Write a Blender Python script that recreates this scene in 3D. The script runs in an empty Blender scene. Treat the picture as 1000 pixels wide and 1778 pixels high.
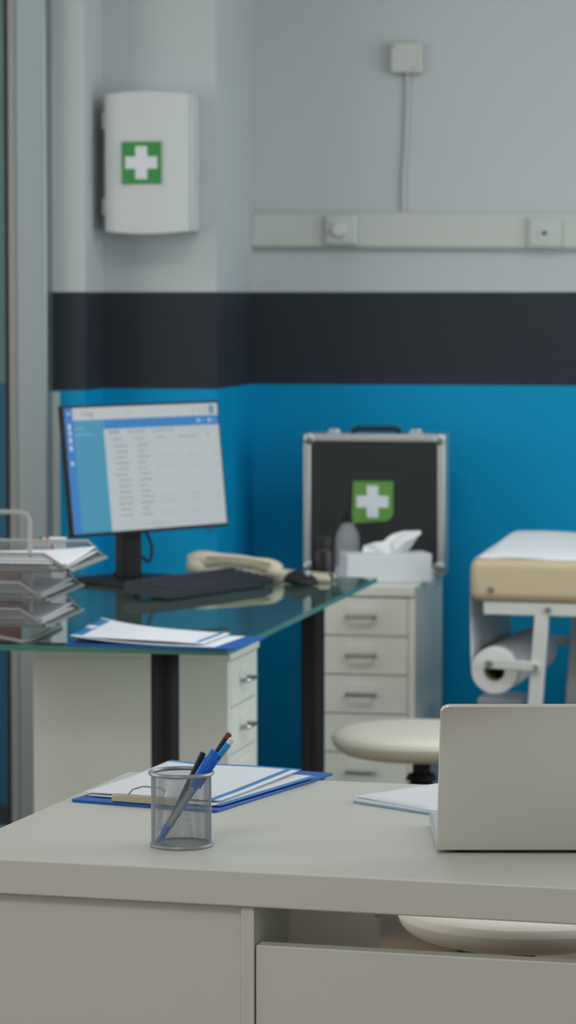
import bpy, bmesh, math, random
from mathutils import Matrix, Vector
PI = math.pi
rnd = random.Random(7)
scn = bpy.context.scene
COL = scn.collection
def R(d): return math.radians(d)

# ------------------------------------------------------------------ materials
def lin(r, g, b):
    f = lambda c: (c/255/12.92) if c/255 <= .04045 else ((c/255+.055)/1.055)**2.4
    return (f(r), f(g), f(b), 1)

def mat(name, rgb, rough=.5, metal=0, noise=0, nscale=40, bump=0, bscale=200, spec=.5, trans=0, ior=1.45, coat=0):
    m = bpy.data.materials.new(name); m.use_nodes = True
    nt = m.node_tree; p = nt.nodes['Principled BSDF']
    c = lin(*rgb)
    p.inputs['Base Color'].default_value = c
    p.inputs['Roughness'].default_value = rough
    p.inputs['Metallic'].default_value = metal
    p.inputs['Specular IOR Level'].default_value = spec
    p.inputs['Transmission Weight'].default_value = trans
    p.inputs['IOR'].default_value = ior
    p.inputs['Coat Weight'].default_value = coat
    tc = nt.nodes.new('ShaderNodeTexCoord')
    if noise:
        n = nt.nodes.new('ShaderNodeTexNoise'); n.inputs['Scale'].default_value = nscale; n.inputs['Detail'].default_value = 4
        nt.links.new(tc.outputs['Object'], n.inputs['Vector'])
        r = nt.nodes.new('ShaderNodeMix'); r.data_type = 'RGBA'
        r.inputs['A'].default_value = tuple(x*(1-noise) for x in c[:3])+(1,)
        r.inputs['B'].default_value = tuple(min(1, x*(1+noise)) for x in c[:3])+(1,)
        nt.links.new(n.outputs['Fac'], r.inputs['Factor']); nt.links.new(r.outputs['Result'], p.inputs['Base Color'])
    if bump:
        n = nt.nodes.new('ShaderNodeTexNoise'); n.inputs['Scale'].default_value = bscale
        nt.links.new(tc.outputs['Object'], n.inputs['Vector'])
        b = nt.nodes.new('ShaderNodeBump'); b.inputs['Strength'].default_value = bump; b.inputs['Distance'].default_value = .002
        nt.links.new(n.outputs['Fac'], b.inputs['Height']); nt.links.new(b.outputs['Normal'], p.inputs['Normal'])
    return m

def emit(name, rgb, s):
    m = bpy.data.materials.new(name); m.use_nodes = True
    nt = m.node_tree; p = nt.nodes['Principled BSDF']
    p.inputs['Base Color'].default_value = (.01, .01, .01, 1); p.inputs['Roughness'].default_value = .5
    p.inputs['Emission Color'].default_value = lin(*rgb); p.inputs['Emission Strength'].default_value = s
    return m

def sheet_glass(name, tint, rough=.0, ior=1.5, haze=0):
    m = bpy.data.materials.new(name); m.use_nodes = True
    nt = m.node_tree; nt.nodes.remove(nt.nodes['Principled BSDF'])
    out = nt.nodes['Material Output']
    fr = nt.nodes.new('ShaderNodeFresnel'); fr.inputs['IOR'].default_value = ior
    tr = nt.nodes.new('ShaderNodeBsdfTransparent'); tr.inputs['Color'].default_value = lin(*tint)
    gl = nt.nodes.new('ShaderNodeBsdfGlossy'); gl.inputs['Roughness'].default_value = rough; gl.inputs['Color'].default_value = (.9, .95, .95, 1)
    mx = nt.nodes.new('ShaderNodeMixShader')
    nt.links.new(fr.outputs[0], mx.inputs[0]); nt.links.new(tr.outputs[0], mx.inputs[1]); nt.links.new(gl.outputs[0], mx.inputs[2])
    if haze:
        df = nt.nodes.new('ShaderNodeBsdfDiffuse'); df.inputs['Color'].default_value = lin(150, 178, 168)
        m2 = nt.nodes.new('ShaderNodeMixShader'); m2.inputs[0].default_value = haze
        nt.links.new(mx.outputs[0], m2.inputs[1]); nt.links.new(df.outputs[0], m2.inputs[2]); mx = m2
    nt.links.new(mx.outputs[0], out.inputs['Surface'])
    return m

def see_through(name, rgb, alpha):
    m = mat(name, rgb, .15); m.node_tree.nodes['Principled BSDF'].inputs['Alpha'].default_value = alpha
    return m

def wood_floor():
    m = bpy.data.materials.new('wood_floor'); m.use_nodes = True
    nt = m.node_tree; p = nt.nodes['Principled BSDF']; p.inputs['Roughness'].default_value = .45
    tc = nt.nodes.new('ShaderNodeTexCoord'); mp = nt.nodes.new('ShaderNodeMapping'); mp.inputs['Rotation'].default_value = (0, 0, R(40))
    br = nt.nodes.new('ShaderNodeTexBrick'); br.inputs['Scale'].default_value = 1
    br.inputs['Brick Width'].default_value = 1.2; br.inputs['Row Height'].default_value = .14; br.inputs['Mortar Size'].default_value = .002
    br.inputs['Color1'].default_value = lin(140, 116, 94); br.inputs['Color2'].default_value = lin(128, 105, 85); br.inputs['Mortar'].default_value = lin(96, 76, 58)
    n = nt.nodes.new('ShaderNodeTexNoise'); n.inputs['Scale'].default_value = 6; n.inputs['Detail'].default_value = 6
    mp2 = nt.nodes.new('ShaderNodeMapping'); mp2.inputs['Scale'].default_value = (1, 12, 1); mp2.inputs['Rotation'].default_value = (0, 0, R(40))
    mx = nt.nodes.new('ShaderNodeMix'); mx.data_type = 'RGBA'; mx.blend_type = 'MULTIPLY'; mx.inputs['Factor'].default_value = .35
    L = nt.links.new
    L(tc.outputs['Object'], mp.inputs['Vector']); L(mp.outputs[0], br.inputs['Vector'])
    L(tc.outputs['Object'], mp2.inputs['Vector']); L(mp2.outputs[0], n.inputs['Vector'])
    L(br.outputs['Color'], mx.inputs['A']); L(n.outputs['Fac'], mx.inputs['B']); L(mx.outputs['Result'], p.inputs['Base Color'])
    return m

MT = {
 'wall': mat('white_wall_paint', (186, 192, 193), .7, noise=.02, nscale=3, bump=.05, bscale=400),
 'band': mat('slate_wall_band', (44, 50, 57), .6, spec=.3, noise=.05, nscale=60),
 'blue': mat('blue_wall_paint', (0, 146, 194), .6, spec=.2, noise=.03, nscale=4),
 'ceil': mat('ceiling_paint', (215, 215, 212), .8),
 'floor': wood_floor(),
 'alu': mat('anodised_aluminium', (150, 162, 164), .38, .8, noise=.03),
 'alu_bead': mat('aluminium_bead', (150, 152, 150), .5, .2),
 'rubber': mat('black_rubber', (28, 30, 30), .6),
 'pane': sheet_glass('window_glass', (225, 240, 238)),
 'plastic_w': mat('white_plastic', (198, 203, 202), .4),
 'plastic_iv': mat('ivory_plastic', (190, 194, 188), .45),
 'beige': mat('beige_plastic', (205, 198, 176), .4),
 'green': mat('sign_green', (52, 140, 66), .5),
 'green2': mat('sticker_green', (96, 150, 66), .5),
 'signwhite': mat('sign_white', (215, 220, 224), .5),
 'desk': mat('white_desk_laminate', (207, 207, 198), .38, noise=.01, nscale=5),
 'inner': mat('white_inner_board', (244, 241, 230), .6),
 'cabinet': mat('cream_steel_cabinet', (230, 232, 222), .45, noise=.01, nscale=6),
 'steel': mat('brushed_steel', (170, 175, 172), .3, 1),
 'chrome': mat('chrome', (215, 220, 220), .12, 1),
 'black': mat('black_plastic', (29, 30, 32), .5, spec=.4),
 'blackleg': mat('black_coated_leg', (25, 24, 24), .6, spec=.35),
 'casefab': mat('black_case_panel', (38, 40, 40), .6, noise=.15, nscale=300, bump=.2, bscale=600),
 'casealu': mat('case_aluminium', (196, 198, 196), .35, .6),
 'cardboard': mat('white_card', (225, 229, 233), .6),
 'tissue': mat('tissue_paper', (238, 240, 240), .9),
 'dark': mat('dark_bottle_plastic', (24, 16, 16), .35),
 'clear': see_through('clear_plastic', (225, 230, 234), .13),
 'paper': mat('white_paper', (226, 230, 236), .8),
 'paper2': mat('printed_paper', (214, 216, 214), .8, noise=.06, nscale=30),
 'pblue': mat('blue_board', (6, 90, 178), .45),
 'pstripe': mat('blue_print', (50, 130, 195), .6),
 'pale': mat('pale_blue_card', (140, 178, 202), .6),
 'clipm': mat('clip_metal', (190, 178, 156), .35, .4),
 'glass': sheet_glass('desk_glass', (196, 226, 220), .02, 1.5, .07),
 'glassedge': mat('glass_green_edge', (92, 160, 148), .15, trans=.35),
 'kb': mat('keyboard_black', (40, 44, 52), .55),
 'mesh': mat('silver_mesh_metal', (156, 160, 164), .4, .6),
 'traymesh': mat('tray_mesh_metal', (172, 174, 172), .45, .5),
 'laptop': mat('silver_laptop_aluminium', (232, 231, 226), .28, .7),
 'laptop2': mat('laptop_side_silver', (195, 198, 200), .4, .4),
 'upholst': mat('beige_vinyl', (206, 188, 156), .5, bump=.05),
 'stool': mat('cream_vinyl', (222, 216, 203), .5),
 'bedframe': mat('white_frame_paint', (216, 219, 214), .45),
 'core': mat('cardboard_core', (168, 158, 130), .8),
 'grey': mat('grey_plastic', (172, 178, 184), .5),
 'penblue': mat('pen_blue', (8, 100, 214), .35),
 'pensky': mat('pen_sky_blue', (40, 140, 205), .35),
 'pendark': mat('pen_black', (28, 28, 34), .4),
 'penred': mat('pen_dark_red', (110, 50, 45), .5),
 'orange': mat('orange_tab', (226, 110, 40), .6),
 'tabgreen': mat('green_tab', (50, 140, 60), .6),
 'tabred': mat('red_card', (205, 70, 80), .6),
 'pink': mat('pink_card', (190, 130, 130), .7, noise=.2, nscale=25),
 'cord': mat('cable_white', (184, 188, 185), .5),
 'socketdot': mat('green_socket_dot', (40, 120, 70), .4),
}
SC = .87
for k, c in dict(white=(186, 194, 198), head=(190, 196, 197), side=(40, 122, 196), teal=(62, 146, 178), bar=(42, 124, 190), grid=(180, 188, 192),
                 text=(140, 152, 156), logo=(70, 150, 165), avatar=(40, 130, 140), soft=(168, 178, 182), tw=(200, 212, 220), tealtext=(120, 185, 205)).items():
    MT['s_'+k] = emit('screen_'+k, c, SC)

# ------------------------------------------------------------------ builders
class B:
    def __init__(s): s.bm = bmesh.new(); s.mi = 0
    def _f(s, vs):
        try:
            f = s.bm.faces.new(vs); f.material_index = s.mi; return f
        except ValueError: return None
    def V(s, p): return s.bm.verts.new(p)
    def quad(s, *ps): s._f([s.V(p) for p in ps]); return s
    def box(s, lo, hi, M=None):
        x0, y0, z0 = lo; x1, y1, z1 = hi
        ps = [(x0,y0,z0),(x1,y0,z0),(x1,y1,z0),(x0,y1,z0),(x0,y0,z1),(x1,y0,z1),(x1,y1,z1),(x0,y1,z1)]
        v = [s.V(M @ Vector(p) if M else p) for p in ps]
        for f in ((3,2,1,0),(4,5,6,7),(0,1,5,4),(1,2,6,5),(2,3,7,6),(3,0,4,7)): s._f([v[i] for i in f])
        return s
    def prism(s, poly, z0, z1, M=None):
        a = [s.V(M @ Vector((x, y, z0)) if M else (x, y, z0)) for x, y in poly]
        b = [s.V(M @ Vector((x, y, z1)) if M else (x, y, z1)) for x, y in poly]
        n = len(poly); s._f(a[::-1]); s._f(b)
        for i in range(n): s._f([a[i], a[(i+1) % n], b[(i+1) % n], b[i]])
        return s
    def ring(s, c, ax, r, n, ref=None, sy=1.0):
        ax = Vector(ax).normalized()
        if ref is None: ref = Vector((0, 0, 1)) if abs(ax.z) < .9 else Vector((1, 0, 0))
        a = ax.cross(ref).normalized(); b = ax.cross(a).normalized()
        return [s.V(Vector(c) + a*(r*math.cos(2*PI*i/n)) + b*(r*sy*math.sin(2*PI*i/n))) for i in range(n)]
    def skin(s, rings, cap=True, closed=False):
        n = len(rings[0]); k = len(rings)
        for j in range(k if closed else k-1):
            A, C = rings[j], rings[(j+1) % k]
            for i in range(n): s._f([A[i], A[(i+1) % n], C[(i+1) % n], C[i]])
        if cap and not closed: s._f(rings[0][::-1]); s._f(rings[-1])
        return s
    def cyl(s, p0, p1, r0, r1=None, n=24, cap=True):
        r1 = r0 if r1 is None else r1
        ax = Vector(p1)-Vector(p0)
        return s.skin([s.ring(p0, ax, r0, n), s.ring(p1, ax, r1, n)], cap)
    def tube(s, pts, r, n=8, closed=False, sy=1.0):
        pts = [Vector(p) for p in pts]; rs = r if isinstance(r, (list, tuple)) else [r]*len(pts)
        rings = []; ref = None; k = len(pts)
        for i, p in enumerate(pts):
            a = pts[(i-1) % k] if (i > 0 or closed) else p; b = pts[(i+1) % k] if (i < k-1 or closed) else p
            ax = (b-a).normalized()
            if ref is None: ref = Vector((0, 0, 1)) if abs(ax.z) < .9 else Vector((1, 0, 0))
            ref = (ref - ax*ref.dot(ax))
            if ref.length < 1e-5: ref = Vector((1, 0, 0)) - ax*ax.x
            ref.normalize()
            rings.append(s.ring(p, ax, rs[i], n, ref, sy))
        return s.skin(rings, True, closed)
    def lathe(s, prof, c=(0, 0, 0), n=40, cap=False):
        rings = []
        for r, z in prof:
            r = max(r, 1e-4)
            rings.append([s.V((c[0]+r*math.cos(2*PI*i/n), c[1]+r*math.sin(2*PI*i/n), c[2]+z)) for i in range(n)])
        return s.skin(rings, cap)
    def ball(s, c, rx, ry=None, rz=None, n=20, k=12, M=None):
        ry = ry or rx; rz = rz or rx; rings = []
        for j in range(k+1):
            t = PI*j/k; q = max(math.sin(t), 1e-3)
            ps = [Vector((c[0]+rx*q*math.cos(2*PI*i/n), c[1]+ry*q*math.sin(2*PI*i/n), c[2]-rz*math.cos(t))) for i in range(n)]
            rings.append([s.V(M @ p if M else p) for p in ps])
        return s.skin(rings)
    def grid(s, fn, nu, nv):
        g = [[s.V(fn(i/nu, j/nv)) for j in range(nv+1)] for i in range(nu+1)]
        for i in range(nu):
            for j in range(nv): s._f([g[i][j], g[i+1][j], g[i+1][j+1], g[i][j+1]])
        return s
    def build(s, name, mats, parent=None, bevel=0, seg=2, solid=0, subd=0, loc=None, rz=0, angle=35, normals=True):
        if normals: bmesh.ops.recalc_face_normals(s.bm, faces=s.bm.faces[:])
        for f in s.bm.faces: f.smooth = True
        me = bpy.data.meshes.new(name); s.bm.to_mesh(me); s.bm.free()
        me.set_sharp_from_angle(angle=R(angle))
        for m in (mats if isinstance(mats, list) else [mats]): me.materials.append(MT[m])
        o = bpy.data.objects.new(name, me); COL.objects.link(o)
        if parent: o.parent = parent
        if loc: o.location = loc
        o.rotation_euler.z = rz
        if solid:
            d = o.modifiers.new('solid', 'SOLIDIFY'); d.thickness = solid; d.offset = 0
        if subd:
            d = o.modifiers.new('sub', 'SUBSURF'); d.levels = subd; d.render_levels = subd
        if bevel:
            d = o.modifiers.new('bevel', 'BEVEL'); d.width = bevel; d.segments = seg; d.limit_method = 'ANGLE'; d.angle_limit = R(40); d.harden_normals = False
        return o

def thing(name, label, cat, loc=(0, 0, 0), rz=0, group=None):
    o = bpy.data.objects.new(name, None); COL.objects.link(o); o.empty_display_size = .05
    o.location = loc; o.rotation_euler.z = rz; o['label'] = label; o['category'] = cat
    if group: o['group'] = group
    return o
def tag(o, label, cat, group=None):
    o['label'] = label; o['category'] = cat
    if group: o['group'] = group
    return o
def struct(o): o['kind'] = 'structure'; return o
def dup(root, loc, rz, label):
    r = root.copy(); COL.objects.link(r); r.location = loc; r.rotation_euler.z = rz; r['label'] = label
    for ch in list(root.children):
        c = ch.copy(); COL.objects.link(c); c.parent = r
        for g in list(ch.children):
            d = g.copy(); COL.objects.link(d); d.parent = c
    return r
def cross(b, cx, cz, L, w, y, M=None):
    """a plus sign as a thin slab in the xz plane, front at y"""
    a, h = L/2, w/2
    poly = [(-h,-a),(h,-a),(h,-h),(a,-h),(a,h),(h,h),(h,a),(-h,a),(-h,h),(-a,h),(-a,-h),(-h,-h)]
    T = Matrix(((1,0,0,cx),(0,0,1,y),(0,1,0,cz),(0,0,0,1)))
    b.prism(poly, 0, .0012, (M @ T) if M else T)

# ------------------------------------------------------------------ the room
RY = R(-11)
CX, CY = -.095, 9.0                               # inner corner of pillar and back wall
def room(u, v): return (CX+u*math.cos(RY)-v*math.sin(RY), CY+u*math.sin(RY)+v*math.cos(RY))
BT, BB, CH = 1.44, 1.187, 2.8
def wall_strip(b, pts, bands):
    for (u0, v0), (u1, v1) in zip(pts, pts[1:]):
        for z0, z1, mi in bands:
            b.mi = mi
            b.quad((u0, v0, z0), (u1, v1, z0), (u1, v1, z1), (u0, v0, z1))
FULL = [(0, BB, 2), (BB, BT, 1), (BT, CH, 0)]
org = (CX, CY, 0)
b = B(); wall_strip(b, [(-.46, 0), (3.4, 0)], FULL)
struct(b.build('wall_back', ['wall', 'band', 'blue'], loc=org, rz=RY, solid=0, normals=False))
b = B(); wall_strip(b, [(-.46, 0), (-.46, -.66), (-.305, -.66), (-.305, -.48), (0, -.48), (0, -.0005)], FULL)
struct(b.build('wall_left', ['wall', 'band', 'blue'], loc=org, rz=RY, normals=False))
b = B(); wall_strip(b, [(-3.4, 0), (-.461, 0)], [(0, BB, 2), (BB, CH, 0)])
struct(b.build('wall_corridor', ['wall', 'band', 'blue'], loc=org, rz=RY, normals=False))
b = B(); wall_strip(b, [(3.4, 0), (3.4, -.8)], FULL); wall_strip(b, [(3.4, -.8), (3.4, -4.2)], [(0, .8, 2), (2.5, CH, 0)]); wall_strip(b, [(3.4, -4.2), (3.4, -5.0)], FULL)
struct(b.build('wall_right', ['wall', 'band', 'blue'], loc=org, rz=RY, normals=False))
w1 = thing('window_1', 'wide daylight window in the side wall', 'window', org, RY); struct(w1)
b = B(); b.box((3.39, -4.2, .8), (3.44, -.8, .85)); b.box((3.39, -4.2, 2.45), (3.44, -.8, 2.5)); b.box((3.39, -4.2, .85), (3.44, -4.15, 2.45)); b.box((3.39, -.85, .85), (3.44, -.8, 2.45)); b.box((3.39, -2.525, .85), (3.44, -2.475, 2.45)); b.build('window_frame', 'alu', w1)
b = B(); b.quad((-3.4, .001, 0), (-3.4, -9.5, 0), (3.4, -9.5, 0), (3.4, .001, 0))
struct(b.build('floor', 'floor', loc=org, rz=RY))
b = B(); b.quad((-3.4, 0, CH), (3.4, 0, CH), (3.4, -8.6, CH), (-3.4, -8.6, CH))
struct(b.build('ceiling', 'ceil', loc=org, rz=RY))
b = B(); b.box((.001, -.014, 0), (3.39, -.001, .07))
struct(b.build('baseboard_back', 'plastic_iv', loc=org, rz=RY, bevel=.002))
# pale strip on the pier beside the door post, below the dark band
b = B(); b.box((-.402, -.668, 0), (-.374, -.661, BB-.004))
struct(b.build('trim_1', 'plastic_iv', loc=org, rz=RY))
# aluminium glazed door post and pane
d1 = thing('door_1', 'grey aluminium door post with glazing beside the pillar', 'door', org, RY); struct(d1)
b = B(); b.box((-.470, -.722, 0), (-.391, -.662, CH)); b.build('door_post', 'alu', d1, bevel=.004)
b = B(); b.box((-.493, -.714, 0), (-.4705, -.67, CH)); b.build('glazing_bead', 'alu_bead', d1, bevel=.002)
b = B(); b.box((-.504, -.712, 0), (-.4935, -.675, CH)); b.build('gasket', 'rubber', d1)
b = B(); b.box((-1.5, -.70, .06), (-.505, -.692, 2.2)); b.build('glass_pane', 'pane', d1)
b = B(); b.box((-1.56, -.722, 0), (-1.5, -.67, CH)); b.box((-1.5, -.722, 2.2), (-.505, -.67, 2.26)); b.box((-1.5, -.722, 0), (-.505, -.67, .06)); b.build('door_frame', 'alu', d1, bevel=.003)

# ------------------------------------------------------------------ things on the wall
# first aid cabinet on the pillar
w = thing('first_aid_cabinet', 'white wall-mounted first aid cabinet with a green cross sign, on the pillar', 'cabinet', (*room(-.270, -.482), 1.595), RY)
CW, CHH = .222, .352
b = B(); b.box((0, -.085, 0), (CW+.005, 0, CHH)); b.build('body', 'plastic_w', w, bevel=.006)
b = B(); n = 16; poly = [(0, -.087), (CW, -.087)]
fr = [(CW-CW*i/n, -.112-.024*math.sin(PI*i/n)) for i in range(n+1)]
b.prism(poly+fr, 0, CHH)
for v in b.bm.verts:
    q = math.sin(PI*min(1, max(0, v.co.x/CW))); v.co.z += (.0015+.007*q)*(1 if v.co.z > .1 else -1)*(1 if v.co.y < -.1 else .3)
b.build('door', 'plastic_w', w, bevel=.005, seg=3)
for z in (.045, .265):
    h = B(); [h.cyl((-.004, -.1, z+.014*k), (-.004, -.1, z+.014*k+.012), .0055, n=12) for k in range(3)]; h.build('hinge', 'plastic_w', w)
b = B(); b.box((.052, -.1385, .122), (.156, -.134, .23)); sg = b.build('sign', 'green', w)
sg['label'] = 'green square sign'
b = B(); cross(b, .104, .176, .084, .031, -.1396); b.build('cross', 'signwhite', sg)
b = B(); b.box((CW+.005, -.06, .14), (CW+.009, -.02, .19)); b.build('lock_plate', 'plastic_w', w, bevel=.001)

# junction box with its cable
j = thing('junction_box', 'small square white junction box high on the white wall', 'junction box', (*room(.385, -.001), 2.03), RY)
b = B(); b.box((0, -.03, 0), (.085, 0, .083)); b.build('housing', 'plastic_iv', j, bevel=.004)
b = B(); b.box((.002, -.036, .002), (.072, -.029, .081)); b.build('cover', 'plastic_iv', j, bevel=.003)
for x, z in ((.012, .072), (.062, .012)):
    b = B(); b.cyl((x, -.038, z), (x, -.0355, z), .0035, n=12); b.build('screw', 'alu_bead', j)
pts = [(.043, -.008, 2.031), (.043, -.008, 1.98), (.041, -.008, 1.9), (.038, -.008, 1.82), (.033, -.008, 1.76), (.032, -.008, 1.70), (.033, -.008, 1.651)]
b = B(); b.tube([(p[0]+.385, p[1], p[2]) for p in pts], .0055, 8)
tag(b.build('wall_cable', 'cord', loc=org, rz=RY), 'thin white cable hanging from the junction box down to the wall trunking', 'cable')
# trunking
t = thing('wall_trunking', 'long off-white horizontal cable trunking across the white wall', 'trunking', (*room(-.004, -.001), 1.56), RY); 
t.rotation_euler.y = R(.42)
b = B(); b.box((0, -.022, 0), (2.6, 0, .1)); b.build('channel', 'plastic_iv', t, bevel=.002)
b = B(); b.box((.003, -.028, .005), (2.597, -.0215, .095)); b.build('lid', 'plastic_iv', t, bevel=.003)
def plate(name, label, u, z, cat):
    q = thing(name, label, cat, (*room(u, -.03), z), RY); q.rotation_euler.y = R(.42)
    b = B(); b.box((0, -.014, 0), (.09, 0, .082)); b.build('plate', 'plastic_iv', q, bevel=.006, seg=3)
    b = B(); b.box((.010, -.017, .009), (.08, -.0135, .073)); b.build('cover', 'plastic_iv', q, bevel=.002)
    return q
q = plate('dimmer_switch', 'white dimmer switch with a round knob on the trunking', .205, 1.567, 'switch')
b = B(); b.lathe([(.0205, 0), (.02, .012), (.0185, .016), (0, .017)], n=28)
o = b.build('knob', 'plastic_w', q); o.rotation_euler.x = PI/2; o.location = (.044, -.017, .043)
b = B(); b.cyl((.01, -.019, .05), (.01, -.0165, .05), .004, n=12); b.build('indicator', 'signwhite', q)
q = plate('antenna_socket', 'white wall socket with a small green centre on the trunking', .760, 1.558, 'socket')
b = B(); b.lathe([(.017, 0), (.017, .004), (.012, .004), (.011, .001), (0, .001)], n=28)
o = b.build('ring', 'plastic_w', q); o.rotation_euler.x = PI/2; o.location = (.046, -.017, .04)
b = B(); b.lathe([(.0065, 0), (.0065, .003), (0, .0032)], n=16)
o = b.build('socket_core', 'socketdot', q); o.rotation_euler.x = PI/2; o.location = (.046, -.018, .04)
# small chrome hook
hk = thing('wall_hook', 'tiny chrome round hook on the blue pillar below the monitor', 'hook', (*room(-.012, -.481), .828), RY)
b = B(); b.cyl((0, 0, 0), (0, -.012, 0), .004, n=12); b.build('stem', 'chrome', hk)
b = B(); b.ball((0, -.016, 0), .008); b.build('knob', 'chrome', hk)

# ------------------------------------------------------------------ drawer cabinets
def make_cabinet(label):
    c = thing('drawer_cabinet', label, 'drawer cabinet', (0, 0, 0), 0, 'steel drawer cabinets')
    W, D, Z0, Z1 = .28, .43, .045, .69
    b = B(); b.box((0, .002, Z0), (.018, D, Z1-.028)); b.box((W-.018, .002, Z0), (W, D, Z1-.028)); b.box((.018, D-.012, Z0), (W-.018, D, Z1-.028)); b.box((.018, .002, Z0), (W-.018, D-.012, Z0+.015))
    b.box((.018, .03, Z0), (W-.018, .032, Z1-.028))
    b.build('body', 'cabinet', c, bevel=.0015)
    b = B(); b.box((0, -.004, Z1-.028), (W, D, Z1)); b.build('top', 'cabinet', c, bevel=.003)
    n = 6; hh = (Z1-.03-Z0-.012)/n
    for k in range(n):
        z = Z0+.012+k*hh
        b = B(); b.box((.0195, 0, z+.0015), (W-.0195, .018, z+hh-.0015)); dr = b.build('drawer', 'cabinet', c, bevel=.0015)
        zc = z+hh*.5
        b = B(); xs = W/2-.036
        b.tube([(xs, 0, zc), (xs, -.016, zc), (xs+.004, -.02, zc), (W-xs-.004, -.02, zc), (W-xs, -.016, zc), (W-xs, 0, zc)], .0042, 8); b.build('handle', 'steel', dr)
        b = B(); b.box((xs-.004, -.0022, zc+.006), (W-xs+.004, 0, zc+.028)); b.build('label_holder', 'cabinet', dr, bevel=.0008)
    for x in (.04, W-.04):
        for y in (.05, D-.05):
            b = B(); b.cyl((x-.01, y, .02), (x+.01, y, .02), .02, n=20); b.cyl((x, y, .03), (x, y, Z0), .008, n=10); b.build('caster', 'black', c)
    return c
cab = make_cabinet('cream steel drawer cabinet standing against the blue wall under the black case')
cab.location = (.0505, 8.372, 0); cab.rotation_euler.z = R(-12)
cab2 = dup(cab, (-.1243, 6.862, 0), R(78), 'cream steel drawer cabinet under the glass desk, its drawers turned to the right')

# ------------------------------------------------------------------ first aid case on the cabinet
CA = R(-8)
c = thing('first_aid_case', 'black aluminium-edged first aid case upright on the drawer cabinet', 'case', (.040, 8.672, .6905), CA)
W, D, Hh = .378, .115, .374
b = B(); b.box((.016, .006, .016), (W-.016, D-.006, Hh-.016)); b.build('panel', 'casefab', c)
def rail(lo, hi): b = B(); b.box(lo, hi); b.build('edge_profile', 'casealu', c, bevel=.004, seg=3)
rail((0, 0, .0), (.02, D, Hh)); rail((W-.02, 0, .0), (W, D, Hh)); rail((.02, 0, Hh-.02), (W-.02, D, Hh)); rail((.02, 0, 0), (W-.02, D, .02))
for x in (.015, W-.015):
    for z in (.02, Hh-.014):
        b = B(); b.ball((x, .004, z), .018, .007, .018, 16, 8); b.build('corner_cap', 'steel', c)
for x in (.08, W-.08):
    b = B(); b.box((x-.018, .02, Hh-.001), (x+.018, .075, Hh+.005)); b.box((x-.009, .01, Hh+.004), (x+.009, .06, Hh+.013)); b.cyl((x-.014, .03, Hh+.008), (x+.014, .03, Hh+.008), .006, n=12); b.build('latch', 'chrome', c, bevel=.001)
b = B(); x0 = W/2-.063; x1 = W/2+.063
b.tube([(x0, .055, Hh), (x0+.004, .055, Hh+.008), (x0+.016, .055, Hh+.0125), (x1-.016, .055, Hh+.0125), (x1-.004, .055, Hh+.008), (x1, .055, Hh)], .0075, 10); b.build('handle', 'black', c)
b = B(); s0, s1, t0, t1 = .131, .241, .137, .249; r = .025
poly = [(s0, t0+.004), (s0+.004, t0)] + [(s1-r+r*math.sin(a), t0+.006+r-r*math.cos(a)) for a in [R(k*15) for k in range(7)]] + [(s1, t1), (s0+.003, t1)]
T = Matrix(((1,0,0,0),(0,0,1,-.0005),(0,1,0,0),(0,0,0,1)))
b.prism(poly, 0, .004, T); st = b.build('sticker', 'green2', c); st['label'] = 'green sticker'
b = B(); cross(b, (s0+s1)/2, (t0+t1)/2+.002, .085, .031, -.0022); b.build('cross', 'signwhite', st)

# tissue box
tb = thing('tissue_box', 'white tissue box with one tissue pulled up, on the drawer cabinet', 'tissue box', (.1525, 8.386, .691), R(9))
b = B(); b.box((0, 0, 0), (.222, .115, .074)); b.build('box', 'cardboard', tb, bevel=.002)
b = B(); b.prism([(.06, .05), (.08, .04), (.145, .04), (.165, .05), (.165, .065), (.145, .075), (.08, .075), (.06, .065)], .0738, .0745); b.build('opening', 'plastic_iv', tb)
def tis(s, t):
    bx = .052+.115*s
    tops = [(.054, .018), (.075, .028), (.105, .03), (.135, .045), (.165, .056), (.20, .058)]
    k = min(int(s*5), 4); f = s*5-k
    tx = tops[k][0]*(1-f)+tops[k+1][0]*f; tz = tops[k][1]*(1-f)+tops[k+1][1]*f
    e = t**.8
    return (bx*(1-e)+tx*e + .006*math.sin(7*s)*t, .0575+.016*math.sin(9*s+2*t)*(1-.4*t)+.02*(t-.3)*math.sin(3*s), .073+tz*t+.004*math.sin(14*s)*t*(1-t))
b = B(); b.grid(tis, 30, 10)
def tis2(s, t):
    p = tis(.15+.75*s, t*.62); return (p[0]-.004*t, .0575+.02*math.cos(8*s)*(.4+.5*t)+.012*t, p[2]-.003*t)
b.grid(tis2, 24, 8)
def tis3(s, t):   # the folded ear flopping to the right
    return (.128+.075*s, .052-.02*t+.01*s, .098+.037*s-.02*t*(1-s*.6)+.004*math.sin(5*s))
b.grid(tis3, 12, 6)
b.build('tissue', 'tissue', tb, solid=.0012, subd=1)

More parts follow.
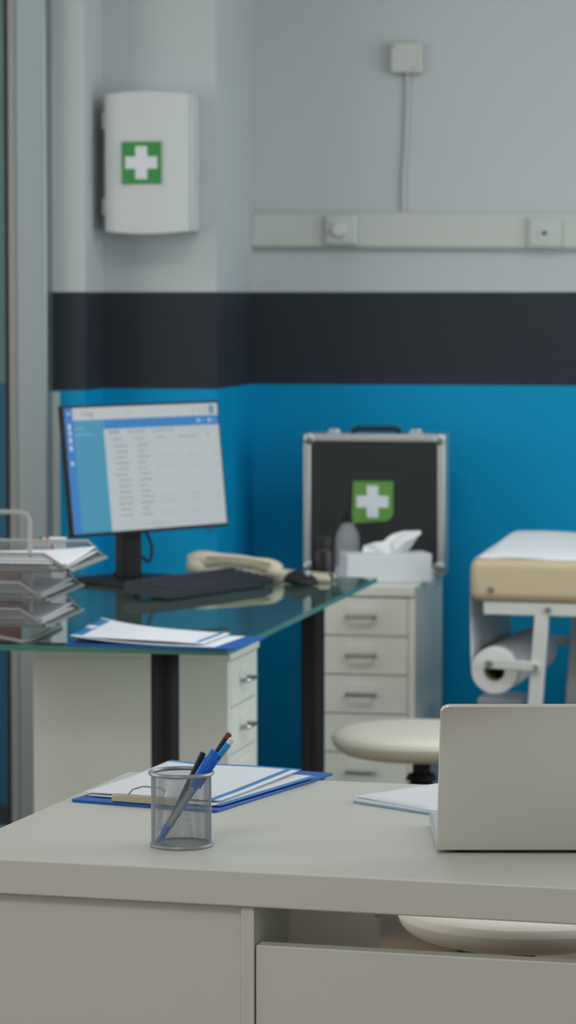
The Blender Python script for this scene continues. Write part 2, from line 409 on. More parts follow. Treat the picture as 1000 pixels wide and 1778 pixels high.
# spray bottle and dark bottle
sp = thing('spray_bottle', 'clear plastic bottle with a black pump top behind the tissue box', 'bottle', (.157, 8.600, .6905))
b = B(); b.lathe([(0, .0), (.03, .001), (.032, .006), (.032, .095), (.029, .115), (.02, .132), (.012, .142), (.012, .148)], n=32); b.build('bottle_body', 'clear', sp, solid=.0015)
b = B(); b.lathe([(.0135, .143), (.0135, .156), (.008, .158), (.006, .166), (0, .166)], n=20); b.box((-.008, -.03, .163), (.008, .012, .173)); b.build('pump', 'black', sp, bevel=.001)
bt = thing('dark_bottle', 'small dark brown bottle with black cap at the rear of the glass desk', 'bottle', (.086, 7.988, .7405))
b = B(); b.lathe([(0, 0), (.027, .001), (.030, .005), (.030, .062), (.027, .072), (.022, .076)], n=32); b.build('bottle_body', 'dark', bt)
b = B(); b.lathe([(.025, .074), (.025, .1), (.023, .103), (0, .103)], n=32); b.build('cap', 'black', bt)

# ------------------------------------------------------------------ glass desk
GZ = .74; GA = R(-11.75)
g = thing('glass_desk', 'desk with a clear green-edged glass top on black round legs', 'desk', (-.118, 6.38, 0), GA)
# local x to the right, y away; the front right corner is the origin
b = B(); lo, hi = (-.80, 0, GZ-.012), (0, 1.655, GZ)
x0, y0, z0 = lo; x1, y1, z1 = hi
b.mi = 0; b.quad((x0,y0,z1),(x1,y0,z1),(x1,y1,z1),(x0,y1,z1)); b.quad((x0,y0,z0),(x0,y1,z0),(x1,y1,z0),(x1,y0,z0))
b.mi = 1; b.quad((x0,y0,z0),(x1,y0,z0),(x1,y0,z1),(x0,y0,z1)); b.quad((x1,y0,z0),(x1,y1,z0),(x1,y1,z1),(x1,y0,z1)); b.quad((x1,y1,z0),(x0,y1,z0),(x0,y1,z1),(x1,y1,z1)); b.quad((x0,y1,z0),(x0,y0,z0),(x0,y0,z1),(x0,y1,z1))
bmesh.ops.remove_doubles(b.bm, verts=b.bm.verts[:], dist=1e-5)
b.build('tabletop', ['glass', 'glassedge'], g)
for x, y in ((-.158, .125), (-.125, 1.475), (-.74, .125), (-.74, 1.475)):
    b = B(); b.lathe([(0, 0), (.03, 0), (.03, .006), (.0285, .01), (.0285, GZ-.022), (.024, GZ-.02), (.024, GZ-.0125), (0, GZ-.0125)], (x, y, 0), 32); b.build('leg', 'blackleg', g)

# monitor (turned to the right, leaning back a little)
m = thing('monitor', 'black desktop monitor showing a patient list, on the glass desk', 'monitor', (-.389, 7.875, GZ), R(48.5))
MW, MH = .527, .296
TM = Matrix.Translation((0, -.085, .134)) @ Matrix.Rotation(R(-6.5), 4, 'X')
b = B(); b.box((-MW/2-.006, 0, -.008), (MW/2+.006, .014, MH+.006), TM); b.box((-.17, .014, .02), (.17, .042, MH-.05), TM); b.build('casing', 'black', m, bevel=.002)
b = B()
def scr(x0, y0, x1, y1, key, lay):
    if key not in keys: keys.append(key)
    b.mi = keys.index(key); yy = -.0006-.0003*lay
    P = lambda fx, fy: TM @ Vector((-MW/2+MW*fx, yy, MH*(1-fy)))
    b.quad(P(x0, y1), P(x1, y1), P(x1, y0), P(x0, y0))
keys = []
scr(0, 0, 1, 1, 's_white', 0)
scr(0, 0, .05, 1, 's_side', 1); scr(.05, 0, 1, .095, 's_head', 1); scr(.05, .1, .238, 1, 's_teal', 1); scr(.238, .1, 1, .178, 's_bar', 1)
scr(.238, .1, .2405, 1, 's_tealtext', 2)
def textline(x0, y, x1, key, h=.013, lay=2):
    x = x0
    while x < x1-.004:
        wd = min(rnd.uniform(.006, .022), x1-x); scr(x, y-h/2, x+wd, y+h/2, key, lay); x += wd+.005
for y, hh in ((.045, .008), (.15, .022), (.2, .016), (.255, .022), (.32, .02), (.44, .016)):
    scr(.017, y-hh, .033, y+hh, 's_tw', 2)
textline(.062, .165, .12, 's_tealtext'); textline(.062, .215, .17, 's_tealtext'); scr(.205, .155, .212, .165, 's_tealtext', 2)
textline(.38, .05, .44, 's_soft'); scr(.645, .03, .65, .065, 's_soft', 2)
for x in (.83, .87, .905): scr(x, .035, x+.014, .07, 's_soft', 2)
for k in range(9):
    a0 = PI*k/9-PI/2; dy = .034*math.sin(a0+PI/18); dx = .019*math.cos(a0+PI/18); scr(.957-dx, .05+dy-.005, .957+dx, .05+dy+.005, 's_avatar', 2)
scr(.957, .03, .966, .07, 's_tealtext', 3)
for x in (.855, .93): scr(x, .125, x+.014, .153, 's_tw', 2); textline(x+.02, .14, x+.045, 's_tealtext')
textline(.27, .205, .34, 's_bar', .016); textline(.39, .205, .51, 's_text', .016); textline(.555, .205, .69, 's_text', .016)
scr(.25, .235, .985, .2375, 's_grid', 2); scr(.25, .295, .985, .297, 's_grid', 2)
for x0, x1 in ((.285, .36), (.435, .50), (.575, .635), (.72, .835), (.905, .935)): textline(x0, .262, x1, 's_text')
for k in range(13):
    y = .318+k*.0465
    textline(.30+rnd.uniform(-.008, .01), y, .385+rnd.uniform(-.02, .01), 's_text'); textline(.44+rnd.uniform(0, .015), y, .525+rnd.uniform(-.03, .01), 's_text')
    if k in (2, 4, 9, 10, 12):
        textline(.565, y, .69+rnd.uniform(-.02, .01), 's_soft'); textline(.775, y, .84, 's_soft'); textline(.945, y, .98, 's_soft')
textline(.44, .952, .57, 's_soft'); scr(.345, .94, .349, .962, 's_text', 2)
disp = b.build('display', keys, m, normals=False)
def wordmark(txt, size, fx, fy, key):
    cu = bpy.data.curves.new('logo_text', 'FONT'); cu.body = txt; cu.size = size
    to = bpy.data.objects.new('logo_text', cu); COL.objects.link(to)
    dg = bpy.context.evaluated_depsgraph_get(); me = bpy.data.meshes.new_from_object(to.evaluated_get(dg))
    bpy.data.objects.remove(to); me.materials.clear(); me.materials.append(MT[key]); me.name = 'lettering'
    o = bpy.data.objects.new('lettering', me); COL.objects.link(o); o.parent = disp
    o.matrix_local = TM @ Matrix.Translation((-MW/2+MW*fx, -.0016, MH*(1-fy))) @ Matrix.Rotation(PI/2, 4, 'X')
wordmark('Cong', .017, .105, .065, 's_logo'); wordmark('HR', .008, .155, .088, 's_logo')
b = B(); b.box((-.03, -.022, .012), (.03, .012, .29)); b.box((-.06, -.052, .22), (.06, -.012, .31)); b.build('neck', 'black', m, bevel=.004)
b = B(); b.prism([(-.12, -.12), (.12, -.12), (.125, -.1), (.11, .08), (.1, .09), (-.1, .09), (-.11, .08), (-.125, -.1)], 0, .013); b.build('base', 'black', m, bevel=.003)
pts = [(.055+.03*math.sin(a), .0+.01*math.cos(a), .085+.035*math.cos(a)*(1+.2*math.sin(3*a))) for a in [2*PI*k/20 for k in range(21)]]
b = B(); b.tube([(.0, .03, .18), (.02, .03, .14)]+pts[:16]+[(.03, .03, .05), (.01, .06, .01)], .0038, 8); b.build('cable', 'black', m)

# keyboard
k = thing('keyboard', 'black computer keyboard lying askew on the glass desk', 'keyboard', (-.268, 7.40, GZ), R(58))
b = B(); T = [(0, .002), (.128, .009), (.128, .036), (.122, .038), (.0, .020)]
PM = Matrix(((0,0,1,0),(1,0,0,0),(0,1,0,0),(0,0,0,1)))
b.prism(T, 0, .44, PM); b.build('case', 'kb', k, bevel=.002)
b = B()
for r in range(5):
    for q in range(20):
        if r == 0 and 4 <= q <= 9:
            if q > 4: continue
            xe = .012+.0208*10
        else: xe = .012+.0208*(q+1)
        xa = .012+.0208*q; y = .008+r*.0225; z = .0205+y*.145
        b.box((xa+.001, y, z-.002), (xe-.0015, y+.0185, z+.005))
b.build('keys', 'kb', k, bevel=.001, seg=1)
for x in (.03, .41):
    for y, h in ((.012, .006), (.118, .012)):
        b = B(); b.cyl((x, y, 0), (x, y, h), .006, n=10); b.build('foot', 'rubber', k)

# mouse
mo = thing('mouse', 'black computer mouse on the glass desk beside the keyboard', 'mouse', (.031, 7.80, GZ), R(30))
b = B(); M0 = Matrix.Identity(4)
rings = []
for jx in range(9):
    t = jx/8; hw = .034*math.sin(PI*(.12+.76*t))**.5; hz = .036*(math.sin(PI*(.1+.7*t))**.8)
    y = -.055+.11*t
    rings.append([b.V((hw*math.cos(PI*i/10), y, hz*math.sin(PI*i/10)**.8 if i not in (0, 10) else 0.001)) for i in range(11)])
b.skin(rings); b.build('shell', 'black', mo, subd=1)
b = B(); b.cyl((-.004, -.028, .028), (.004, -.028, .028), .009, n=16); b.build('scroll_wheel', 'grey', mo)

# phone
ph = thing('desk_phone', 'beige corded desk phone behind the keyboard', 'phone', (-.075, 7.962, GZ), R(-12))
b = B(); PX = Matrix(((1,0,0,0),(0,0,1,0),(0,1,0,0),(0,0,0,1)))
b.prism([(-.15, .0), (.19, .0), (.195, .008), (.19, .016), (.1, .022), (-.05, .032), (-.14, .034), (-.155, .026)], -.062, .02, PX); b.build('base', 'beige', ph, bevel=.006, seg=3)
b = B(); b.box((.02, -.03, .0), (.11, .016, .004), Matrix.Translation((0, 0, .0235)) @ Matrix.Rotation(R(6), 4, 'Y'))
for i in range(3):
    for jy in range(4):
        b.box((.03+i*.026, -.028+jy*.0105, .004), (.048+i*.026, -.02+jy*.0105, .009), Matrix.Translation((0, 0, .0235)) @ Matrix.Rotation(R(6), 4, 'Y'))
b.build('keypad', 'plastic_iv', ph, bevel=.001)
b = B(); b.tube([(.188, -.045, .012), (.197, -.045, .012)], .008, 12); b.build('jack', 'rubber', ph)
hs = B()
pth = []; rs = []
for i in range(21):
    t = i/20; x = -.160+.232*t; z = .050+.010*math.sin(PI*t)-.020*t
    pth.append((x, -.055, z)); rs.append(.021 if t < .2 else (.021-.006*min(1, (t-.2)/.15) if t < .7 else .015+.004*min(1, (t-.7)/.15)))
rs[0] = .012; rs[1] = .018; rs[-1] = .012; rs[-2] = .017
hs.tube(pth, rs, 16, sy=.95); hs.ball((-.138, -.055, .036), .027, .025, .026); hs.ball((.056, -.055, .024), .022, .024, .02); hs.build('handset', 'beige', ph)
b = B(); b.tube([(-.11+.16*t, -.076-.002*math.sin(PI*t), .054+.009*math.sin(PI*(t*.7+.15))-.014*t) for t in [q/12 for q in range(13)]], .0026, 6); b.build('groove', 'core', ph)

# clipboards
def clipboard(label, loc, rz, w, l):
    c = thing('clipboard', label, 'clipboard', loc, rz, 'blue clipboards')
    b = B(); b.prism([(0.004, 0), (w-.004, 0), (w, .004), (w, l-.004), (w-.004, l), (.004, l), (0, l-.004), (0, .004)], 0, .0035); b.build('board', 'pblue', c, bevel=.0008)
    cl = B(); cl.box((w/2-.05, .004, .0045), (w/2+.05, .03, .0058)); cl.box((w/2-.05, .003, .0045), (w/2+.05, .005, .013)); cl.box((w/2-.05, .003, .0125), (w/2+.05, .018, .0138)); cp = cl.build('clip', 'clipm', c, bevel=.0006)
    wr = B(); wr.tube([(w/2-.028, .012, .014), (w/2-.026, .02, .02), (w/2-.014, .028, .024), (w/2+.014, .028, .024), (w/2+.026, .02, .02), (w/2+.028, .012, .014)], .0012, 6); wr.build('wire_lever', 'steel', cp)
    return c
def sheet(label, loc, rz, w, l, stripes, curl, group, material='paper'):
    """one sheet; curl(u,v) lifts it; stripes are printed blue bands along u"""
    b = B(); NU, NV = 20, 24
    g = [[b.V((w*i/NU, l*q/NV, curl(i/NU, q/NV))) for q in range(NV+1)] for i in range(NU+1)]
    for i in range(NU):
        for q in range(NV):
            b.mi = 1 if any(a <= (i+.5)/NU <= bb and c_ <= (q+.5)/NV <= d for a, bb, c_, d in stripes) else 0
            b._f([g[i][q], g[i+1][q], g[i+1][q+1], g[i][q+1]])
    return tag(b.build('paper_sheet', [material, 'pstripe'], loc=loc, rz=rz, solid=.0004), label, 'paper', group)
DZ = .7305
AZ = R(-25.5)
clipboard('blue clipboard on the white front desk behind the mesh pen cup', (-.304, 4.523, DZ), AZ, .228, .385)
def on(loc, rz, x, y): return (loc[0]+x*math.cos(rz)-y*math.sin(rz), loc[1]+x*math.sin(rz)+y*math.cos(rz))
A0 = (-.304, 4.523)
sheet('lower printed sheet with blue edges, sticking out right on the front desk clipboard', (*on(A0, AZ, .012, .030), DZ+.0045), AZ-R(2), .21, .297, [(.95, 1, 0, 1)], lambda u, v: .001+.002*v, 'sheets on the front clipboard')
sheet('topmost white sheet with blue border lines on the front desk clipboard', (*on(A0, AZ, .002, .034), DZ+.0068), AZ+R(3), .21, .297, [(.92, .96, 0, 1), (0, 1, .95, .98)], lambda u, v: .002+.008*max(0, v-.3)*u*.6+.012*max(0, .25-u)*max(0, v-.5)*4+.003*math.sin(3*u)*v, 'sheets on the front clipboard')
BA = R(-15)
# second clipboard lies with its clip to the left
c2 = clipboard('blue clipboard on the front corner of the glass desk', (-.4442+.26*.228, 6.452+.966*.228, GZ+.0005), BA-PI/2, .228, .352)
def curlB(u, v): return .004+.02*(1-v)**3*(.5+.8*(1-u))*(v < .995)+.004*math.sin(3*v)
B0 = (-.4442+.26*.228, 6.452+.966*.228)
sheet('lower white sheet reaching right on the glass desk clipboard', (*on(B0, BA-PI/2, .006, .012), GZ+.002), BA-PI/2-R(1), .21, .30, [], lambda u, v: .003+.014*(1-v)**3, 'sheets on the rear clipboard')
sheet('top white sheet with blue bars at both ends on the glass desk clipboard', (*on(B0, BA-PI/2, .004, .004), GZ+.0045), BA-PI/2+R(.5), .205, .275, [(0, .9, .93, .965), (.05, .40, 0, .10), (.55, .95, .0, .10)], curlB, 'sheets on the rear clipboard')

# ------------------------------------------------------------------ letter trays at the left of the glass desk
LT = thing('letter_tray', 'three-tier silver mesh letter tray on the glass desk', 'letter tray', (-.434, 6.47, GZ), R(-8.6))
# local x to the right (open front at x=0), y away
TWD, TLN = .345, .27
def lattice(b, P, nu, nv):
    b.grid(P, nu, nv)
def make_tray(z, dx):
    fr = B(); hw = .033
    zf = z
    # heavy wire rim: front bar, sloped sides, upper side rails, back rail
    fr.tube([(dx-TLN, 0, zf+hw), (dx-.055, 0, zf+hw), (dx-.012, 0, zf+.003), (dx, .006, zf), (dx, TWD-.006, zf), (dx-.012, TWD, zf+.003), (dx-.04, TWD, zf+hw), (dx-TLN, TWD, zf+hw)], .0032, 8, closed=True)
    t = fr.build('tray', 'traymesh', LT)
    me = B(); p = .0062
    nx, ny, nz = int(TLN/p), int(TWD/p), 5
    me.grid(lambda a, c: (dx-TLN+TLN*a, TWD*c, zf), nx, ny)
    hf = lambda a: hw*min(1, (1-a)*TLN/.05)
    me.grid(lambda a, c: (dx-TLN+TLN*a, 0, zf+hf(a)*c), nx, nz)
    me.grid(lambda a, c: (dx-TLN+TLN*a, TWD, zf+hf(a)*c), nx, nz)
    me.grid(lambda a, c: (dx-TLN, TWD*a, zf+hw*c), ny, nz)
    o = me.build('mesh_panel', 'traymesh', t, normals=False)
    wf = o.modifiers.new('wire', 'WIREFRAME'); wf.thickness = .0034; wf.use_replace = True; wf.use_even_offset = False
    return t
tiers = ((.036, -.046), (.088, -.046), (.147, .004))
for z, dx in tiers: make_tray(z, dx)
b = B()
b.tube([(-.12, .17, .145), (-.12, .17, .235), (-.126, .17, .247), (-.138, .17, .252), (-.26, .17, .252), (-.272, .17, .247), (-.278, .17, .235), (-.278, .17, .0)], .0045, 8)
b.tube([(-.12, .17, .15), (-.12, .17, .02)], .0045, 8)
b.build('upright', 'traymesh', LT)
b = B(); b.tube([(-.24, .02, .034), (-.19, .01, .02), (-.10, .005, .004), (-.09, .02, .004), (-.09, .32, .004), (-.12, .335, .02), (-.16, .33, .036)], .0045, 8); b.tube([(-.28, .02, .004), (-.28, .33, .004)], .0045, 8); b.build('foot_rail', 'traymesh', LT)
for i, (z, dx) in enumerate(tiers):
    for q in range(2):
        lab = ('%s sheet of paper in the %s tier of the mesh tray' % (('lower', 'upper')[q], ('bottom', 'middle', 'top')[i]))
        x, y = on((-.434, 6.47), R(-8.6), dx-.265, .02+.012*q)
        sheet(lab, (x, y, GZ+z+.003+.004*q), R(-8.6)+R(1.5*q-.5), .25, .30, [], (lambda u, v, s=q, ii=i: .001+(.012+.006*s)*max(0, u-.6)*max(0, v-.3)+.008*u*(ii == 2)*v+.002*s), 'sheets in the letter tray', ('paper2', 'paper')[q])
# file box behind the trays, with coloured tabs
fb = thing('document_box', 'white card document box behind the mesh tray, with coloured tabs on top', 'box', (-.545, 6.905, GZ+.0005), R(-8))
b = B(); b.box((0, 0, 0), (.044, .16, .170)); b.build('box', 'cardboard', fb, bevel=.001)
for x, mk in ((.003, 'orange'), (.017, 'tabgreen'), (.032, 'tabred')):
    b = B(); b.box((x, .003, .165), (x+.007, .006, .182)); b.build('tab', mk, fb)['label'] = {'orange': 'orange tab', 'tabgreen': 'green tab', 'tabred': 'red tab'}[mk]
b = B(); b.box((.0445, .0, .12), (.047, .02, .168)); b.build('red_stripe', 'tabred', fb)
pk = thing('pink_folder', 'pinkish folder standing behind the mesh tray beside the white box', 'folder', (-.685, 6.93, GZ+.0005), R(-8))
b = B(); b.box((0, 0, 0), (.115, .004, .15)); b.build('cover', 'pink', pk); b = B(); b.box((.002, .004, .002), (.113, .02, .147)); b.build('pages', 'paper2', pk); b = B(); b.box((0, .02, 0), (.115, .024, .15)); b.build('cover', 'pink', pk)

# ------------------------------------------------------------------ examination bed at the right
bd = thing('examination_bed', 'beige padded examination bed with a white frame, along the blue wall', 'bed', (.441, 7.95, 0), R(-15))
b = B(); b.box((0.002, 0, .686), (1.88, .60, .79)); b.build('pad', 'upholst', bd, bevel=.022, seg=5)
for x in (.055, .9, 1.8):
    b = B(); b.cyl((x, .004, .716), (x, -.006, .716), .009, .007, 16); b.build('button', 'steel', bd)
b = B(); b.box((.034, .012, .653), (1.85, .038, .6855)); b.build('side_rail', 'bedframe', bd, bevel=.003)
b = B(); b.box((.034, .562, .653), (1.85, .588, .6855)); b.build('side_rail', 'bedframe', bd, bevel=.003)
b = B(); b.box((.13, .038, .655), (.155, .562, .682)); b.build('cross_rail', 'bedframe', bd); b = B(); b.box((1.7, .038, .655), (1.725, .562, .682)); b.build('cross_rail', 'bedframe', bd)
def leg(x0, x1, y):
    b = B(); hw = .0165
    v = [(x0-hw, .655), (x0+hw, .655), (x1+hw, 0), (x1-hw, 0)]
    b.prism(v, y, y+.03, PX); b.build('leg', 'bedframe', bd, bevel=.002)
leg(.178, .13, .011); leg(.178, .13, .559); leg(1.66, 1.71, .011); leg(1.66, 1.71, .559)
for x in (.195, 1.0, 1.7):
    b = B(); b.cyl((x, .012, .669), (x, .004, .669), .0075, n=14); b.build('bolt', 'steel', bd)
for y0, y1 in ((.0, .0105), (.5895, .60)):
    b = B(); b.box((-.012, y0, -.012), (.125, y1, .012), Matrix.Translation((.052, 0, .534)) @ Matrix.Rotation(R(2), 4, 'Y')); b.build('roll_arm', 'bedframe', bd, bevel=.003)
    ya = y0-.004 if y0 < .1 else y1
    b = B(); b.cyl((.168, ya, .529), (.168, ya+.004, .529), .006, n=12); b.build('bolt', 'steel', bd); b = B(); b.cyl((.052, ya, .534), (.052, ya+.004, .534), .009, n=12); b.build('bolt', 'steel', bd)
b = B(); b.cyl((.054, .0, .534), (.054, .60, .534), .006, n=12); b.build('roll_rod', 'steel', bd)
pr = thing('paper_roll', 'white paper roll under the bed head, its sheet drawn over the beige pad', 'paper roll', (.441, 7.95, 0), R(-15))
rc = (.0585, .514); RR = .0575
b = B(); n = 48
def ringxz(r, y): return [b.V((rc[0]+r*math.cos(2*PI*i/n), y, rc[1]+r*math.sin(2*PI*i/n))) for i in range(n)]
A = [ringxz(RR-.002, .03), ringxz(RR, .032), ringxz(RR, .568), ringxz(RR-.002, .57), ringxz(.0265, .57), ringxz(.0265, .03)]
b.skin(A, closed=True); b.build('roll', 'tissue', pr)
b = B(); A = [ringxz(.026, .0305), ringxz(.026, .5695), ringxz(.0245, .5695), ringxz(.0245, .0305)]; b.skin(A, closed=True); b.build('core', 'core', pr)
prof = [(.0005, .514), (-.0010, .56), (-.002, .62), (-.0025, .69), (-.002, .75), (.001, .775), (.008, .789), (.02, .7945), (.05, .796), (.1, .797), (.16, .797), (.25, .7965), (.4, .796), (.8, .795), (1.3, .795), (1.75, .795)]
def pap(a, t):
    k = min(int(a*(len(prof)-1)), len(prof)-2); f = a*(len(prof)-1)-k
    x = prof[k][0]*(1-f)+prof[k+1][0]*f; z = prof[k][1]*(1-f)+prof[k+1][1]*f
    on_top = max(0, min(1, (x-.0)/.05)) if z > .78 else 0
    z += on_top*((.012+.026*math.exp(-((x-.10)/.28)**2))*math.sin(PI*t*.92)**.8 - .007*math.exp(-t*16) + .002*math.sin(x*16+2*t)*(1-t))
    y = .034+.53*t
    if z > .70: y = .034-.008*min(1, (z-.70)/.09)+(.53+.024*min(1, (z-.70)/.09))*t
    y += on_top*.006*math.sin(x*22)*(t < .2)
    return (x, y, z)
b = B(); b.grid(pap, 90, 24); b.build('sheet', 'paper', pr, solid=.0006)
# grey bin below the roll
gb = thing('waste_bin', 'grey bin with a flat lid under the paper roll', 'bin', (.484, 8.30, 0), R(-12))
b = B(); b.prism([(.004, 0), (.108, 0), (.108, .14), (.004, .14)], 0, .385); b.build('bin_body', 'grey', gb, bevel=.006)
b = B(); b.box((0, -.004, .386), (.112, .144, .406)); b.build('lid', 'grey', gb, bevel=.005)

# ------------------------------------------------------------------ stools
st = thing('stool', 'round cream stool behind the white desk, in front of the drawer cabinet', 'stool', (.300, 7.30, 0), R(-69), 'round cream stools')
b = B(); zt = .465; q = 1.1
b.lathe([(0, zt-.066), (q*.12, zt-.066), (q*.15, zt-.062), (q*.168, zt-.054), (q*.18, zt-.042), (q*.186, zt-.028), (q*.182, zt-.016), (q*.17, zt-.007), (q*.14, zt-.002), (q*.09, zt), (0, zt+.001)], n=56); b.build('seat', 'stool', st, subd=1)
b = B(); b.lathe([(0, zt-.066), (.06, zt-.067), (.06, zt-.072), (.02, zt-.075), (.02, .362), (.03, .358), (.036, .346), (.024, .340), (.034, .332), (.034, .322), (.026, .318), (.026, .12), (.035, .115), (.035, .06), (0, .06)], n=28); b.build('column', 'black', st)
for i in range(5):
    a = 2*PI*i/5; ca, sa = math.cos(a), math.sin(a)
    Mx = Matrix.Rotation(a, 4, 'Z')
    b = B(); b.prism([(.02, .085), (.02, .115), (.06, .112), (.25, .072), (.265, .066), (.265, .05), (.25, .05)], -.016, .016, Mx @ PX); b.build('base_leg', 'black', st, bevel=.004)
    b = B()
    for off in (-.013, .013): b.cyl((.25*ca-(off-.006)*sa, .25*sa+(off-.006)*ca, .026), (.25*ca-(off+.006)*sa, .25*sa+(off+.006)*ca, .026), .0255, n=18)
    b.cyl((.25*ca, .25*sa, .026), (.25*ca, .25*sa, .056), .007, n=10); b.build('caster', 'black', st)
dup(st, (.380, 5.22, 0), R(-10), 'round cream stool seen through the gap under the desktop')

# ------------------------------------------------------------------ front desk
FA = R(-16)
BL = (-.2375, 4.811)
dk = thing('office_desk', 'large white office desk across the foreground', 'desk', (BL[0], BL[1], 0), FA)
DD = .75                                     # local: x to the right, y from -DD (front) to 0 (back)
b = B(); b.box((0, -DD, .685), (1.55, 0, .73)); b.build('desktop', 'desk', dk, bevel=.0025, seg=3)
# front line local y=-DD; the upright board sits where the left cabinet ends
UX = .400
b = B(); b.box((.006, -DD+.012, .02), (UX-.0015, -DD+.03, .6835)); b.build('front_panel', 'desk', dk, bevel=.001)
b = B(); b.box((.006, -DD+.03, .02), (.024, -.012, .6835)); b.build('side_panel', 'desk', dk, bevel=.001)
b = B(); b.box((UX, -DD+.006, 0), (UX+.0165, -DD+.16, .6845)); b.build('upright', 'desk', dk, bevel=.0012)
b = B(); b.box((UX+.0185, -DD+.008, .06), (1.526, -DD+.034, .637)); b.build('modesty_panel', 'desk', dk, bevel=.0015)
b = B(); b.box((1.527, -DD+.006, 0), (1.545, -.012, .6845)); b.build('side_panel', 'desk', dk, bevel=.001)
b = B(); T2 = Matrix(((1,0,0,0),(0,0,1,0),(0,1,0,0),(0,0,0,1)))
b.prism([(UX+.019, .30), (UX+.133, .30), (UX+.133, .6475), (UX+.129, .6505), (UX+.129, .667), (UX+.134, .671), (UX+.134, .6845), (UX+.019, .6845)], -DD+.162, -DD+.18, T2); b.build('inner_panel', 'inner', dk)

# pen cup
cup = thing('pen_cup', 'round silver wire-mesh pen cup on the front desk', 'pen cup', (-.137, 4.163, DZ))
CR, CHt = .0385, .094
b = B(); NN, RW = 76, 52
g = {}
for jz in range(RW+1):
    for i in range(NN):
        a = 2*PI*(i+.5*(jz % 2))/NN; g[i, jz] = b.V((CR*math.cos(a), CR*math.sin(a), .003+(CHt-.004)*jz/RW))
for jz in range(0, RW-1):
    for i in range(NN):
        if jz % 2 == 0: l, r = g[(i-1) % NN, jz+1], g[i, jz+1]
        else: l, r = g[i, jz+1], g[(i+1) % NN, jz+1]
        if (jz % 2) == 0 or True: b._f([g[i, jz], r, g[i, jz+2], l])
o = b.build('mesh_wall', 'mesh', cup, normals=False)
wf = o.modifiers.new('wire', 'WIREFRAME'); wf.thickness = .00075; wf.use_replace = True; wf.use_even_offset = False
b = B(); b.tube([((CR+.0015)*math.cos(2*PI*i/48), (CR+.0015)*math.sin(2*PI*i/48), CHt) for i in range(48)], .0028, 10, closed=True); b.build('rim', 'mesh', cup)
b = B(); b.lathe([(0, .0015), (CR-.001, .0015), (CR+.001, .004), (CR+.0025, .002), (CR+.002, 0), (0, 0)], n=48); b.build('base', 'mesh', cup)
# pens lean from the lower left of the cup to the upper right
def pen_at(name, label, foot, top, build):
    f, tp = Vector(foot), Vector(top); ax = (tp-f); L = ax.length
    q = thing(name, label, 'pen', (-.137+f.x, 4.163+f.y, DZ+f.z), 0, 'pens in the mesh cup')
    q.rotation_mode = 'QUATERNION'; q.rotation_quaternion = ax.to_track_quat('Z', 'Y')
    build(q, L); return q
def pen_clear(q, L):
    b = B(); b.lathe([(0, 0), (.001, 0), (.0024, .006), (.0048, .02), (.0048, .026)], n=14); b.build('tip', 'penblue', q)
    b = B(); b.lathe([(.0048, .026), (.0048, L-.046)], n=14); b.build('barrel', 'clear', q)
    b = B(); b.lathe([(.0022, .022), (.0022, L-.046)], n=8); b.build('ink_tube', 'steel', q)
    b = B(); b.lathe([(.0048, L-.054), (.0068, L-.05), (.0068, L-.014), (.0055, L-.011), (.005, L), (0, L)], n=18); b.build('cap', 'penblue', q)
    b = B(); b.box((-.0022, -.0102, L-.052), (.0022, -.008, L-.002)); b.box((-.0022, -.0102, L-.008), (.0022, -.004, L-.002)); b.build('clip', 'penblue', q, bevel=.0006)
def pen_plain(body, end):
    def f(q, L):
        b = B(); b.lathe([(0, 0), (.001, 0), (.0035, .014), (.0038, .016)], n=14); b.build('tip', 'steel', q)
        b = B(); b.lathe([(.0038, .016), (.0042, .03), (.0042, L-.008)], n=14); b.build('barrel', body, q)
        b = B(); b.lathe([(.0042, L-.008), (.004, L-.001), (.003, L), (0, L)], n=14); b.build('end_cap', end, q)
    return f
pen_at('ballpoint_pen', 'clear ballpoint pen with a bright blue cap, leaning right in the mesh cup', (-.030, -.014, .005), (.0435, -.014, .124), pen_clear)
pen_at('ballpoint_pen', 'black pen just left of the blue cap in the mesh cup', (-.026, -.002, .004), (.0285, -.003, .1205), pen_plain('pendark', 'pendark'))
pen_at('ballpoint_pen', 'tallest dark pen with a reddish end in the mesh cup', (-.028, .016, .004), (.062, .0135, .143), pen_plain('pendark', 'penred'))
pen_at('ballpoint_pen', 'sky blue pen right of the blue cap in the mesh cup', (-.034, .0065, .004), (.0655, .0065, .137), pen_plain('pensky', 'signwhite'))

# booklet
bk = thing('booklet', 'white booklet with a pale blue back cover beside the laptop', 'booklet', (.0905, 4.516, DZ), R(-46))
b = B(); b.box((0, 0, 0), (.165, .25, .003)); b.build('cover', 'pale', bk, bevel=.0004)['label'] = 'pale blue back cover'
b = B(); b.grid(lambda a, c: (.165*a, .25*c, .0028+.006*(1-.5*a)), 10, 10)
for k2 in range(1, 4): b.box((.001*k2, .0006*k2, .0026+.0014*(k2-1)), (.165-.0006*k2, .25, .0026+.0014*k2-.0003))
b.build('pages', 'paper', bk, solid=.0004)

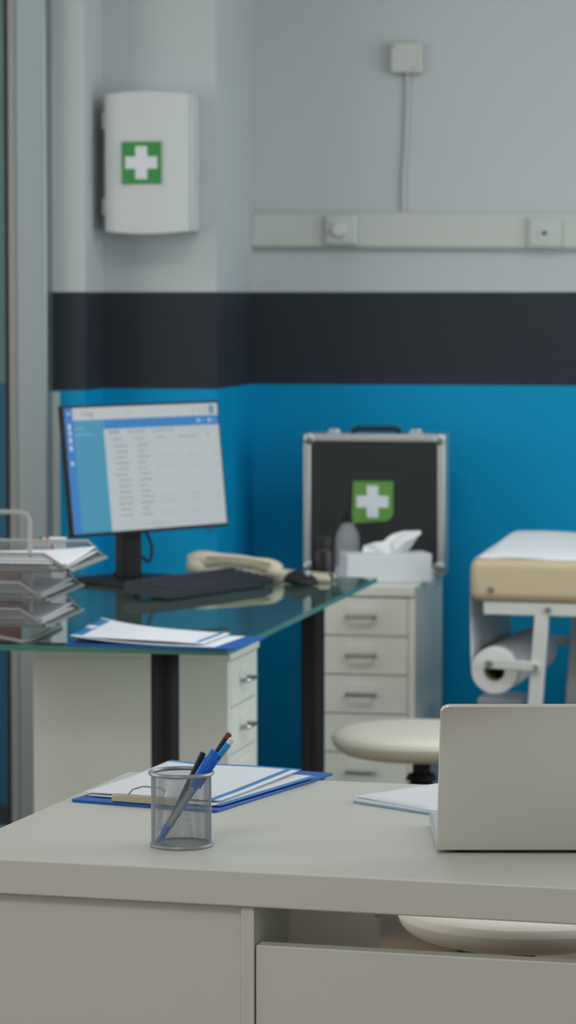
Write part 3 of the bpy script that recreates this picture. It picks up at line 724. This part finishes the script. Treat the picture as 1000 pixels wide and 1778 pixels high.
# laptop
lp = thing('laptop', 'open silver laptop seen from behind on the front desk', 'laptop', (.188, 4.102, DZ), 0)
LW, LD = .322, .222
b = B(); b.box((0, .006, .003), (LW, LD, .017)); b.build('base', 'laptop2', lp, bevel=.004, seg=3)
b = B(); b.box((.02, .05, .0171), (LW-.02, .13, .0174))
b.build('keyboard_bed', 'kb', lp)
b = B(); b.box((.11, .145, .0171), (LW-.11, .21, .0173)); b.build('touchpad', 'laptop', lp)
for x in (.03, LW-.03):
    for y in (.02, LD-.02):
        b = B(); b.cyl((x, y, 0), (x, y, .0032), .007, n=14); b.build('rubber_foot', 'rubber', lp)
LM = Matrix.Translation((0, .004, .0045)) @ Matrix.Rotation(R(27.5), 4, 'X')
r = .011; LH = .222
pts = [(0, 0), (LW, 0)] + [(LW-r+r*math.cos(a), LH-r+r*math.sin(a)) for a in [R(10*k) for k in range(10)]] + [(r+r*math.cos(a), LH-r+r*math.sin(a)) for a in [R(90+10*k) for k in range(10)]]
b = B(); b.prism(pts, -.0025, .0035, LM @ Matrix(((1,0,0,0),(0,0,1,0),(0,1,0,0),(0,0,0,1)))); b.build('lid', 'laptop', lp, bevel=.0012)
b = B(); b.box((.006, .0036, .012), (LW-.006, .0044, LH-.007), LM); b.build('screen', 'black', lp)
b = B(); b.cyl((.03, .008, .0075), (LW-.03, .008, .0075), .005, n=14); b.build('hinge', 'black', lp)

# ------------------------------------------------------------------ light
def area(name, u, v, z, sx, sy, power, color=(1, 1, 1), rot=None):
    l = bpy.data.lights.new(name, 'AREA'); l.shape = 'RECTANGLE'; l.size = sx; l.size_y = sy; l.energy = power; l.color = color
    o = bpy.data.objects.new(name, l); COL.objects.link(o); o.location = (*room(u, v), z)
    o.rotation_euler = rot or (0, 0, RY); return o
area('overhead_fill_light', 0, -4.2, CH-.03, 6.6, 8.2, 10, (.95, .99, 1))  # added ceiling-wide fill for even, dome-like brightness, not a fitting of the room
area('ceiling_panel_light', -1.3, -2.2, CH-.05, .9, .9, 8, (.97, 1, .99))
area('ceiling_panel_light', .5, -2.5, CH-.05, .9, .9, 13, (.97, 1, .99))
area('ceiling_panel_light', 1.9, -2.0, CH-.05, .9, .9, 14, (.97, 1, .99))
area('ceiling_panel_light', .6, -6.9, CH-.05, .9, .9, 26, (.97, 1, .99))
area('window_daylight', 3.45, -2.5, 1.65, 1.7, 3.4, 60, (.88, .96, 1), (0, PI/2, RY))
area('left_fill_light', -3.2, -4.6, 1.65, 1.9, 2.6, 44, (.97, 1, .98), (0, -PI/2, RY+R(28)))  # fill added at the left to brighten the cabinet fronts, no real source
wd = bpy.data.worlds.new('World'); scn.world = wd; wd.use_nodes = True
bg = wd.node_tree.nodes['Background']; bg.inputs[0].default_value = (.98, .99, .975, 1); bg.inputs[1].default_value = .50

# ------------------------------------------------------------------ camera
cam = bpy.data.cameras.new('camera'); co = bpy.data.objects.new('camera', cam); COL.objects.link(co)
cam.sensor_fit = 'HORIZONTAL'; cam.sensor_width = 36; cam.lens = 36*5.675; cam.clip_end = 60; cam.clip_start = .05
co.location = (0, 0, 1.44); co.rotation_euler = (PI/2-math.atan(382/5675), 0, 0)
cam.dof.use_dof = True; cam.dof.focus_distance = 4.2; cam.dof.aperture_fstop = 17
scn.camera = co
scn.view_settings.view_transform = 'Standard'; scn.view_settings.look = 'None'; scn.view_settings.gamma = 1; scn.view_settings.exposure = -.1
scn.view_settings.use_curve_mapping = False
scn.cycles.use_denoising = True
scn.cycles.transparent_max_bounces = 24
